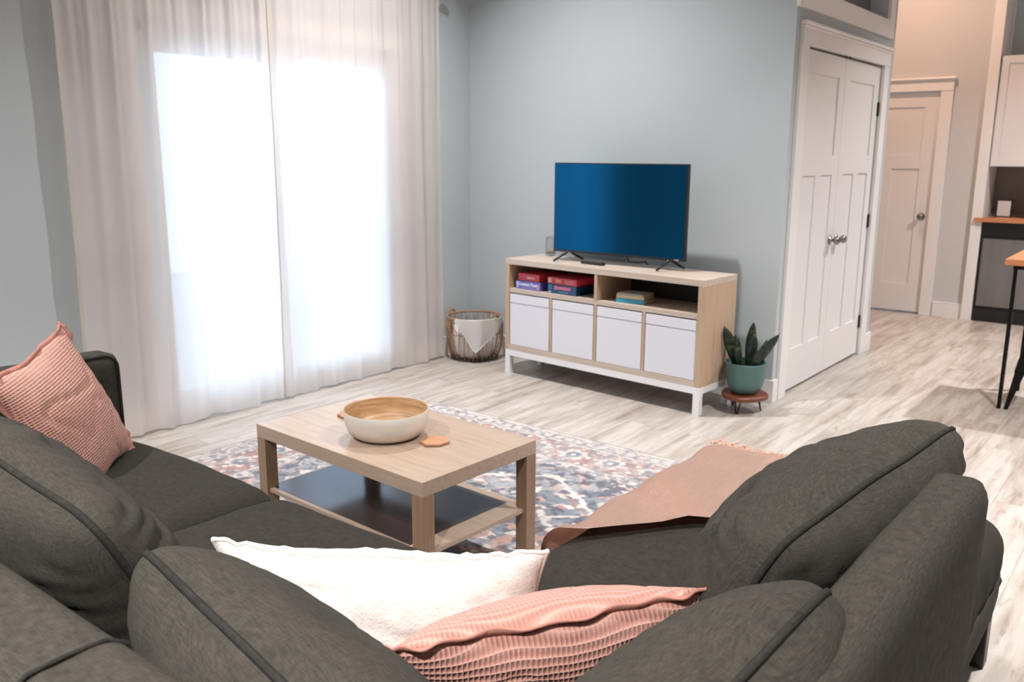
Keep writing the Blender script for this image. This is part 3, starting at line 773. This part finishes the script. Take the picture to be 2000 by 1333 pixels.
obj('base_frame', boxes((0, KW, 0, .04, .125, Z0), (0, KW, KD-.04, KD, .125, Z0), (0, .04, .04, KD-.04, .125, Z0), (KW-.04, KW, .04, KD-.04, .125, Z0), bev=.0015), M['white_metal'], con)
for x, y in ((0, 0), (KW-.04, 0), (0, KD-.04), (KW-.04, KD-.04)): obj('leg', boxes((x, x+.04, y, y+.04, 0, .125), bev=.0015), M['white_metal'], con)
CM = Matrix.Translation((kx, ky, 0)) @ Matrix.Rotation(kr, 4, 'Z')
for k, lab in enumerate(('white fabric storage box at the left end of the media console', 'second white storage box from the left in the media console', 'white storage box right of centre, under the shelf with the paperbacks', 'white storage box at the right end of the console, next to the plant')):
    xa, xb = TK_+iw*k+(.002 if k == 0 else .012), TK_+iw*(k+1)-(.002 if k == 3 else .012)
    za, zb = Z0+.036, ZS-.008; h = zb-za
    bm = bmesh.new(); w = xb-xa
    box(bm, 0, w, .004, .330, 0, h, .003)
    o = obj('storage_box', bm, M['box'], None); o.matrix_world = CM @ Matrix.Translation((xa, .006, za)); tag(o, lab, 'storage box', 'white storage boxes in the console')
    bm = bmesh.new(); box(bm, .002, w-.002, -.0028, .004, h-.058, h-.001, .0015); obj('lid_band', bm, M['box'], o)
    bm = bmesh.new(); box(bm, .002, w-.002, -.0015, .004, .001, h-.064, .001); obj('front_panel', bm, M['box'], o)

# text made into meshes
def text_mesh(s, size, mat, parent, mw, ext=.0004):
    cu = bpy.data.curves.new('lettering', 'FONT'); cu.body = s; cu.size = size; cu.extrude = ext; cu.align_x = 'CENTER'; cu.align_y = 'CENTER'; cu.offset = size*.02
    t = bpy.data.objects.new('lettering', cu); C.objects.link(t); dg = bpy.context.evaluated_depsgraph_get(); dg.update()
    me = bpy.data.meshes.new_from_object(t.evaluated_get(dg)); bpy.data.objects.remove(t); bpy.data.curves.remove(cu)
    me.name = 'lettering'; me.materials.clear(); me.materials.append(mat)
    o = bpy.data.objects.new('lettering', me); C.objects.link(o); o.parent = parent; o.matrix_local = mw; return o
def flat(name, col, rough=.5): return plain(name, srgb(*col), rough, var=.015)
FRONT = Matrix(((1, 0, 0, 0), (0, 0, -1, 0), (0, 1, 0, 0), (0, 0, 0, 1)))         # text facing -y
def squiggle(bm, x0, x1, z, h, seed, y=-.0008):
    """rounded unreadable lettering blobs on a box side"""
    r = random.Random(seed); x = x0
    while x < x1:
        w = r.uniform(.35, .7)*h; hh = h*r.uniform(.6, 1); box(bm, x, min(x+w, x1), y-.0006, .0002, z-hh/2, z+hh/2, .0008); x += w+h*.12
def game(x, z, w, h, d, rot, col, side, label, marks, y=.035):
    mt = flat('box_'+label.split()[0]+'_'+str(int(z*1000)), col, .4)
    bm = boxes((0, w, 0, d, 0, h*.97), bev=.0015)
    o = obj('board_game', bm, mt, None); o.matrix_world = CM @ Matrix.Translation((x, y, z)) @ Matrix.Rotation(rot, 4, 'Z')
    tag(o, label, 'board game', 'board games on the console shelf')
    for i, (kind, c_, a) in enumerate(marks):
        m_ = flat(f'mark_{label.split()[0]}_{i}_{int(z*1000)}_{int(x*100)}', c_)
        if kind == 'text': text_mesh(a[0], a[1], m_, o, Matrix.Translation((a[2], -.0006, a[3])) @ FRONT)
        elif kind == 'sq': b = bmesh.new(); squiggle(b, *a); obj('print', b, m_, o)
        else:
            b = bmesh.new(); box(b, a[0], a[1], -.0006, .0004, a[2], a[3], .0004); obj('print', b, m_, o)
zs = ZS+.0265
game(.062, zs, .215, .055, .26, -.03, (92, 96, 170), None, 'blue board game box with white lettering at the left of the console shelf',
     [('box', (176, 180, 226), (.004, .022, .006, .048)), ('text', (238, 236, 244), ('Connect Four', .030, .103, .033)), ('box', (150, 140, 200), (.05, .165, .008, .013)), ('box', (190, 130, 170), (.180, .207, .006, .040))])
game(.078, zs+.0555, .185, .048, .25, -.02, (206, 62, 78), None, 'red board game box lying on the blue one at the left of the shelf',
     [('sq', (170, 130, 176), (.045, .075, .024, .012, 4)), ('sq', (240, 190, 200), (.08, .145, .022, .014, 5))], y=.04)
game(.335, zs, .232, .060, .26, -.02, (26, 62, 98), None, 'navy board game box with pink lettering beside the shelf divider',
     [('sq', (206, 116, 150), (.055, .185, .038, .024, 8)), ('sq', (120, 150, 190), (.09, .17, .014, .007, 9)), ('box', (40, 110, 150), (.006, .03, .02, .052)), ('box', (190, 214, 226), (.006, .030, .006, .012))])
game(.332, zs+.0605, .240, .042, .25, -.03, (204, 56, 72), None, 'red board game box with a yellow oval, on the navy one beside the shelf divider',
     [('box', (206, 190, 160), (.004, .030, .006, .036)), ('sq', (220, 180, 120), (.07, .115, .021, .024, 12)), ('sq', (232, 160, 176), (.145, .215, .028, .009, 13)), ('sq', (232, 160, 176), (.145, .215, .014, .009, 14))], y=.037)
def book(x, z, w, h, d, rot, col, label, y=.04):
    o = obj('paperback_book', boxes((0, w, 0, d, 0, .0012), (0, w, 0, d, h-.0012, h), (0, w, 0, .0018, 0, h)), flat('cover_%d_%d_%d' % col, col), None)
    o.matrix_world = CM @ Matrix.Translation((x, y, z)) @ Matrix.Rotation(rot, 4, 'Z'); tag(o, label, 'book', 'paperbacks on the right shelf')
    obj('pages', boxes((.001, w-.002, .0019, d-.002, .0013, h-.0013)), M['pages'], o)
M['pages'] = plain('book_pages', srgb(196, 176, 150), .9, var=.06, nscale=20)
book(.862, zs, .188, .026, .135, .10, (58, 156, 186), 'bright blue paperback at the bottom of the small stack on the right shelf')
book(.864, zs+.0265, .182, .022, .130, .12, (214, 196, 160), 'cream paperback in the middle of the small stack on the right shelf')
book(.868, zs+.049, .176, .010, .128, .05, (170, 168, 160), 'thin grey-green paperback on top of the small stack on the right shelf')
# router and cable on the left shelf, at the back
bm = boxes((0, .15, 0, .10, 0, .03), bev=.006)
o = obj('network_router', bm, M['black'], None); o.matrix_world = CM @ Matrix.Translation((.20, .235, .6815)); 
bpy.data.objects.remove(o)
bm = bmesh.new(); tube(bm, [(.06, .40, .64), (.09, .34, .645), (.14, .33, .66), (.22, .325, .665), (.26, .32, .62), (.262, .32, .584)], .006, 8)
o = obj('power_cable', bm, M['black'], None, True); o.matrix_world = CM; tag(o, 'black cable behind the board games coming through the back of the console', 'cable')

# ------------------------------------------------------------------ television
tv = thing('television', 'flat-screen television standing on the light oak console', 'television', (1.35, -.21, .77))
bm = boxes((.885, 1.815, -.222, -.190, .827, 1.385), bev=.003); bm.transform(Matrix.Translation((-1.35, .21, -.77)))
body = obj('cabinet', bm, M['black'], tv)
bm = boxes((1.05, 1.65, -.190, -.150, .86, 1.12), bev=.01); bm.transform(Matrix.Translation((-1.35, .21, -.77))); obj('rear_housing', bm, M['black'], body)
bm = boxes((.893, 1.807, -.2228, -.2215, .842, 1.378)); bm.transform(Matrix.Translation((-1.35, .21, -.77))); obj('screen', bm, M['screen'], tv)
for x in (.995, 1.715):
    bm = bmesh.new()
    for dy, dx in ((-.105, -.045 if x < 1.3 else -.03), (.095, .045)):
        y0 = -.206
        pts = [(x, y0, .850), (x+dx*.2, y0+dy*.12, .826), (x+dx*.6, y0+dy*.6, .800), (x+dx, y0+dy, .7775)]
        tube(bm, pts, [.009, .009, .008, .0065], 8)
    bm.transform(Matrix.Translation((-1.35, .21, -.77))); obj('foot', bm, M['black'], tv, True)
text_mesh('VIZIO', .012, flat('logo_silver', (190, 194, 196)), tv, Matrix.Translation((1.765-1.35, -.2224+.21, .8345-.77)) @ FRONT, .0003)
bm = bmesh.new(); tube(bm, [(1.36, -.16, .90), (1.365, -.13, .83), (1.375, -.10, .785), (1.40, -.03, .775), (1.42, .03, .776), (1.43, .055, .74)], .004, 8)
bm.transform(Matrix.Translation((-1.35, .21, -.77))); obj('power_cord', bm, M['black'], tv, True)
rm = bmesh.new(); box(rm, -.085, .085, -.022, .022, 0, .016, .006, 3)
r_ = obj('remote_control', rm, M['black'], None, 'auto'); r_.location = (1.215, -.262, .7705); r_.rotation_euler = (0, 0, -.12); tag(r_, 'black remote control lying on the console in front of the television', 'remote control')
bm = bmesh.new()
for i in range(6):
    for j in (-1, 0, 1): box(bm, -.065+i*.022, -.053+i*.022, j*.012-.004, j*.012+.004, .0155, .0175, .001)
obj('buttons', bm, flat('button_grey', (90, 92, 96)), r_)
bm = bmesh.new(); lathe(bm, [(0, 0), (.030, 0), (.034, .006), (.035, .125), (.0325, .125), (.0315, .012), (0, .010)], 32)
g = obj('candle_glass', bm, M['glass'], None, True); g.location = (.735, -.045, .7705); tag(g, 'clear glass holding an amber candle on the console, left of the television', 'candle')
bm = bmesh.new(); lathe(bm, [(0, .0125), (.0305, .0125), (.031, .032), (0, .032)], 32); obj('wax', bm, flat('amber_wax', (150, 112, 80)), g, True)

# ------------------------------------------------------------------ wire basket
bk = thing('wire_basket', 'woven brown wire basket with white blankets on the floor in the corner', 'basket', (.150, -.150, 0))
RT, RB, BH = .195, .165, .305
def bpt(a, h, extra=0):
    r = RB+(RT-RB)*h+.018*math.sin(h*PI)+extra; return (r*math.cos(a), r*math.sin(a), .012+h*(BH-.012))
bm = bmesh.new()
for hh, rr in ((1, .0065), (.985, .004), (.62, .004)): tube(bm, [bpt(2*PI*i/48, hh, .003*math.sin(i*2.3)) for i in range(48)], rr, 6, True)
obj('rim', bm, M['copper'], bk, True)
bm = bmesh.new(); tube(bm, [bpt(2*PI*i/48, 0) for i in range(48)], .006, 6, True); tube(bm, [bpt(2*PI*i/48, .06) for i in range(48)], .004, 6, True)
for k in range(5):
    y = -.12+.06*k; w = math.sqrt(RB**2-y*y); tube(bm, [(-w, y, .012), (w, y, .012)], .003, 5)
obj('bottom_ring', bm, M['darkwire'], bk, True)
bm = bmesh.new(); rnd = random.Random(5)
for i in range(34):
    a = 2*PI*i/34; da = rnd.uniform(-.16, .16)
    tube(bm, [bpt(a+da*h, h, rnd.uniform(-.002, .004)) for h in (0, .2, .4, .6, .8, 1)], rnd.choice((.0025, .003, .0045)), 5)
for i in range(16):
    a = 2*PI*i/16+.1; tube(bm, [bpt(a, .62), bpt(a+.2, .78, .004), bpt(a+.38, .66, .004)], .003, 5)
obj('wicker', bm, M['copper'], bk, True)
for s in (0, PI*.93):
    bm = bmesh.new(); a0 = PI*1.05+s; tube(bm, [bpt(a0-.25, .97), (1.03*RT*math.cos(a0-.12), 1.03*RT*math.sin(a0-.12), BH+.03), (1.03*RT*math.cos(a0+.12), 1.03*RT*math.sin(a0+.12), BH+.03), bpt(a0+.25, .97)], .008, 6)
    obj('handle', bm, M['copper'], bk, True)
# rolled white blankets standing inside
rnd = random.Random(2)
k = 0
for (x, y, r, h) in ((-.088, -.068, .050, .235), (-.018, -.108, .042, .20), (.058, -.098, .050, .22), (-.108, .025, .042, .22), (.112, -.022, .042, .19), (-.005, -.01, .055, .17), (.05, .085, .05, .18)):
    bm = bmesh.new(); prof = [(0, .0), (r*.8, .004), (r, .03), (r*1.02, h*.5), (r, h-.03), (r*.75, h-.005), (0, h)]
    lathe(bm, prof, 24)
    for v in bm.verts: v.co += Vector((noise.noise(v.co*22+Vector((k, 0, 0))), noise.noise(v.co*22+Vector((0, k, 0))), 0))*.006
    o = obj('rolled_blanket', bm, M['yarn'], None, True); o.location = (.150+x*.92, -.150+y*.92, .018); k += 1
    tag(o, 'rolled white blanket standing in the wire basket', 'blanket', 'rolled white blankets in the wire basket')
# white cloth draped over the rim
bm = bmesh.new(); V = []; nu, nv = 36, 24; a0, a1 = -1.55, .40
for i in range(nu+1):
    f = i/nu; a = a0+(a1-a0)*f; row = []
    drop = .02+.215*max(0, 1-(abs(f-.36)/(.36 if f < .36 else .64)))
    for j in range(nv+1):
        g_ = j/nv
        if g_ < .25: r = RT-.045+(.063)*(g_/.25); z = BH-.035+(.045)*math.sin(g_/.25*PI/2)
        else:
            h_ = (g_-.25)/.75; r = RT+.018+.010*h_+.006*math.sin(f*18+1)*h_-.006*h_**2; z = BH+.010-drop*h_
        row.append(bm.verts.new((r*math.cos(a), r*math.sin(a), z)))
    V.append(row)
for i in range(nu):
    for j in range(nv): bm.faces.new((V[i][j], V[i+1][j], V[i+1][j+1], V[i][j+1]))
bmesh.ops.solidify(bm, geom=bm.faces[:], thickness=.003)
cl = obj('draped_cloth', bm, M['cloth'], None, True); cl.location = (.150, -.150, 0); tag(cl, 'white cloth hanging in a point over the front rim of the wire basket', 'cloth')

# ------------------------------------------------------------------ plant on a wooden stand
px, py = 2.215, -.192
st = thing('plant_stand', 'small reddish wooden plant stand with dark metal legs beside the console', 'plant stand', (px, py, 0))
bm = bmesh.new(); rings = []
for z, k_ in ((.082, .93), (.088, 1), (.104, 1.01), (.111, .96)):
    rings.append([bm.verts.new((k_*(.128+.005*math.sin(3*a)+.003*math.sin(5*a+1))*math.cos(a), k_*(.128+.005*math.sin(3*a)+.003*math.sin(5*a+1))*math.sin(a), z)) for a in [2*PI*i/60 for i in range(60)]])
for A, B in zip(rings, rings[1:]):
    for i in range(60): bm.faces.new((A[i], A[(i+1) % 60], B[(i+1) % 60], B[i]))
bm.faces.new(rings[0][::-1]); bm.faces.new(rings[-1]); obj('top', bm, M['redwood'], st)
for k in range(3):
    a = .35+k*2*PI/3-1.9; bm = bmesh.new()
    c_, s_ = math.cos(a), math.sin(a)
    for o_ in (-.018, .018): tube(bm, [(.080*c_-o_*s_, .080*s_+o_*c_, .083), (.098*c_-o_*s_*.2, .098*s_+o_*c_*.2, .006)], .004, 6)
    obj('leg', bm, M['black_metal'], st, True)
pl = thing('snake_plant', 'snake plant with dark upright leaves in a teal pot on the wooden stand', 'plant', (px, py, .1115))
bm = bmesh.new(); lathe(bm, [(0, 0), (.060, 0), (.078, .010), (.098, .045), (.110, .10), (.112, .150), (.115, .172), (.1165, .180), (.112, .181), (.108, .172), (.106, .15), (0, .15)], 56)
pot = obj('pot', bm, M['pot'], pl, True)
bm = bmesh.new(); lathe(bm, [(.1055, .1515), (.07, .158), (0, .160)], 40); obj('soil', bm, M['soil'], pl, True)
def leaf(base, lean, length, width, twist):
    bm = bmesh.new(); n = 14; L = []; b = Vector(base); d = Vector((lean[0], lean[1], 1)).normalized()
    side = Vector((math.cos(twist), math.sin(twist), 0)); side = (side-d*side.dot(d)).normalized(); nr = d.cross(side)
    for i in range(n+1):
        t = i/n; w = width*(.42+.58*math.sin(min(1, t*1.5)*PI/2))*(1-t**4.5)**.9+.0008
        c = b+d*length*t+Vector((lean[0], lean[1], 0))*length*.35*t*t; cup = w*.28
        L.append([bm.verts.new(c+side*w*k+nr*(cup*(1-k*k)*-1)+nr*o_) for o_, k in ((0, -1), (0, -.5), (0, 0), (0, .5), (0, 1), (.0035, .5), (.004, 0), (.0035, -.5))])
    for A, B in zip(L, L[1:]):
        for k in range(8): bm.faces.new((A[k], A[(k+1) % 8], B[(k+1) % 8], B[k]))
    bm.faces.new(L[0][::-1]); bm.faces.new(L[-1]); bmesh.ops.recalc_face_normals(bm, faces=bm.faces[:])
    return bm
for args in (((-.05, -.02, .15), (-.22, -.12), .235, .036, .7), ((-.065, .02, .15), (-.12, .10), .17, .03, .4), ((0, .03, .15), (.03, .05), .255, .034, .9), ((.02, -.01, .15), (.10, -.02), .20, .034, .5),
             ((.05, -.01, .15), (.42, .14), .225, .036, .8), ((.06, -.05, .15), (.30, -.10), .14, .03, .3), ((-.02, -.05, .15), (-.04, -.15), .15, .028, 1.0), ((.03, .05, .15), (.2, .3), .16, .03, 1.4)):
    obj('leaf', leaf(*args), M['leaf'], pl, True)

# ------------------------------------------------------------------ kitchenette
struct('trim_9', boxes((2.631, 7.5, 4.108, 4.119, .93, 1.34)), M['splash'])
ctp = obj('countertop', boxes((2.575, 4.6, 3.695, 3.718, .875, .908), (2.632, 4.6, 3.719, 4.105, .875, .908)), M['counter'], None); tag(ctp, 'warm wooden countertop over the dark built-in appliance', 'countertop')
fr = thing('beverage_fridge', 'black undercounter fridge with a smoky steel door panel below the wooden counter', 'fridge', (2.95, 3.9, 0))
def rel(bm, x, y, z=0): bm.transform(Matrix.Translation((-x, -y, -z))); return bm
obj('cabinet', rel(boxes((2.634, 3.30, 3.76, 4.10, .001, .874), bev=.002), 2.95, 3.9), M['black'], fr)
dr = obj('door', rel(boxes((2.636, 3.298, 3.735, 3.759, .125, .745), bev=.002), 2.95, 3.9), M['black'], fr)
pm = N('smoky_steel'); pm.base(pm.mix(pm.noise(pm.coord((4, 4, 1)), 3, 3), srgb(112, 114, 114), srgb(140, 140, 140))); pm.set(Roughness=.35, Metallic=.5)
obj('door_panel', rel(boxes((2.655, 3.28, 3.7335, 3.7345, .14, .73)), 2.95, 3.9), pm.m, dr)
obj('control_panel', rel(boxes((2.636, 3.298, 3.738, 3.759, .75, .873), bev=.002), 2.95, 3.9), M['black'], fr)
obj('kick_plate', rel(boxes((2.636, 3.298, 3.74, 3.759, .002, .12), bev=.002), 2.95, 3.9), M['black'], fr)
lc = obj('base_cabinet', boxes((3.302, 4.6, 3.74, 4.10, .001, .874)), M['cab'], None); tag(lc, 'white base cabinet to the right of the black fridge', 'cabinet')
uc = thing('upper_cabinet', 'white shaker wall cabinet hanging above the wooden counter', 'cabinet', (3.1, 3.9, 1.345))
obj('carcass', rel(boxes((2.636, 3.72, 3.765, 4.105, 1.347, 2.255), bev=.001), 3.1, 3.9, 1.345), M['cab'], uc)
for a, b in ((2.637, 3.176), (3.18, 3.719)):
    bm = bmesh.new(); box(bm, a, b, 3.750, 3.764, 1.348, 2.254)
    for c in ((a, a+.06, 1.348, 2.254), (b-.06, b, 1.348, 2.254), (a+.06, b-.06, 2.194, 2.254), (a+.06, b-.06, 1.348, 1.408)): box(bm, c[0], c[1], 3.742, 3.751, c[2], c[3])
    obj('door', rel(bm, 3.1, 3.9, 1.345), M['cab'], uc)
pf = thing('picture_frame', 'small black picture frame with white paper on the wooden counter', 'picture frame', (2.755, 3.93, .9085), .05)
obj('frame', boxes((-.062, .062, -.006, .006, 0, .010), (-.062, .062, -.006, .006, .145, .155), (-.062, -.052, -.006, .006, .010, .145), (.052, .062, -.006, .006, .010, .145), (-.05, .05, .004, .0055, .01, .145)), M['black'], pf)
obj('paper', boxes((-.052, .052, -.001, .002, .010, .145)), M['paper'], pf)
bm = bmesh.new(); lathe(bm, [(0, 0), (.075, 0), (.08, .01), (.08, .20), (.07, .225), (.05, .235), (.045, .25), (0, .255)], 32); box(bm, .078, .12, -.012, .012, .04, .06, .004); box(bm, .078, .12, -.012, .012, .17, .19, .004); box(bm, .112, .128, -.012, .012, .04, .19, .004)
o = obj('coffee_carafe', bm, M['black'], None, 'auto'); o.location = (3.00, 3.90, .9085); tag(o, 'black carafe at the right edge of the picture on the wooden counter', 'carafe')

# ------------------------------------------------------------------ bar table and stool at the right edge
bt = thing('bar_table', 'wooden-topped table with thin black legs at the right edge', 'table', (3.95, 1.05, 0))
obj('tabletop', rel(boxes((3.31, 4.7, .68, 1.36, .845, .88), bev=.003), 3.95, 1.05), M['counter'], bt)
for x, y in ((3.352, .80), (4.64, .80), (3.37, 1.31), (4.64, 1.31)):
    obj('leg', rel(boxes((x-.010, x+.010, y-.010, y+.010, 0, .845)), 3.95, 1.05), M['black_metal'], bt)
obj('apron', rel(boxes((3.34, 4.66, .78, .80, .815, .845), (3.34, 4.66, 1.30, 1.32, .815, .845)), 3.95, 1.05), M['black_metal'], bt)
sx, sy = 3.59, 1.03
bs = thing('bar_stool', 'black metal stool with wide splayed legs under the table at the right edge', 'stool', (sx, sy, 0), .1)
obj('seat', boxes((-.155, .155, -.155, .155, .60, .618), bev=.008), M['plastic_dark'], bs)
for ax_, ay_ in ((-1, -1), (1, -1), (1, 1), (-1, 1)):
    bm = bmesh.new(); t = Vector((ax_*.145, ay_*.145, .60)); f = Vector((ax_*.235, ay_*.215, 0))
    ring = []
    for p, w in ((t, .095), (t.lerp(f, .5), .062), (f, .020)):
        ring.append([bm.verts.new(q) for q in (p, p+Vector((-ax_*w, 0, 0)), p+Vector((-ax_*w, -ay_*.004, 0)), p+Vector((-ax_*.004, -ay_*.004, 0)), p+Vector((-ax_*.004, -ay_*w, 0)), p+Vector((0, -ay_*w, 0)))])
    for A, B in zip(ring, ring[1:]):
        for k in range(6): bm.faces.new((A[k], A[(k+1) % 6], B[(k+1) % 6], B[k]))
    bm.faces.new(ring[0]); bm.faces.new(ring[-1][::-1]); bmesh.ops.recalc_face_normals(bm, faces=bm.faces[:])
    obj('leg', bm, M['black_metal'], bs)
bm = bmesh.new()
for a, b in (((-1, -1), (1, -1)), ((1, -1), (1, 1)), ((1, 1), (-1, 1)), ((-1, 1), (-1, -1))): tube(bm, [(a[0]*.198, a[1]*.185, .22), (b[0]*.198, b[1]*.185, .22)], .008, 6)
obj('footrest', bm, M['black_metal'], bs, True)
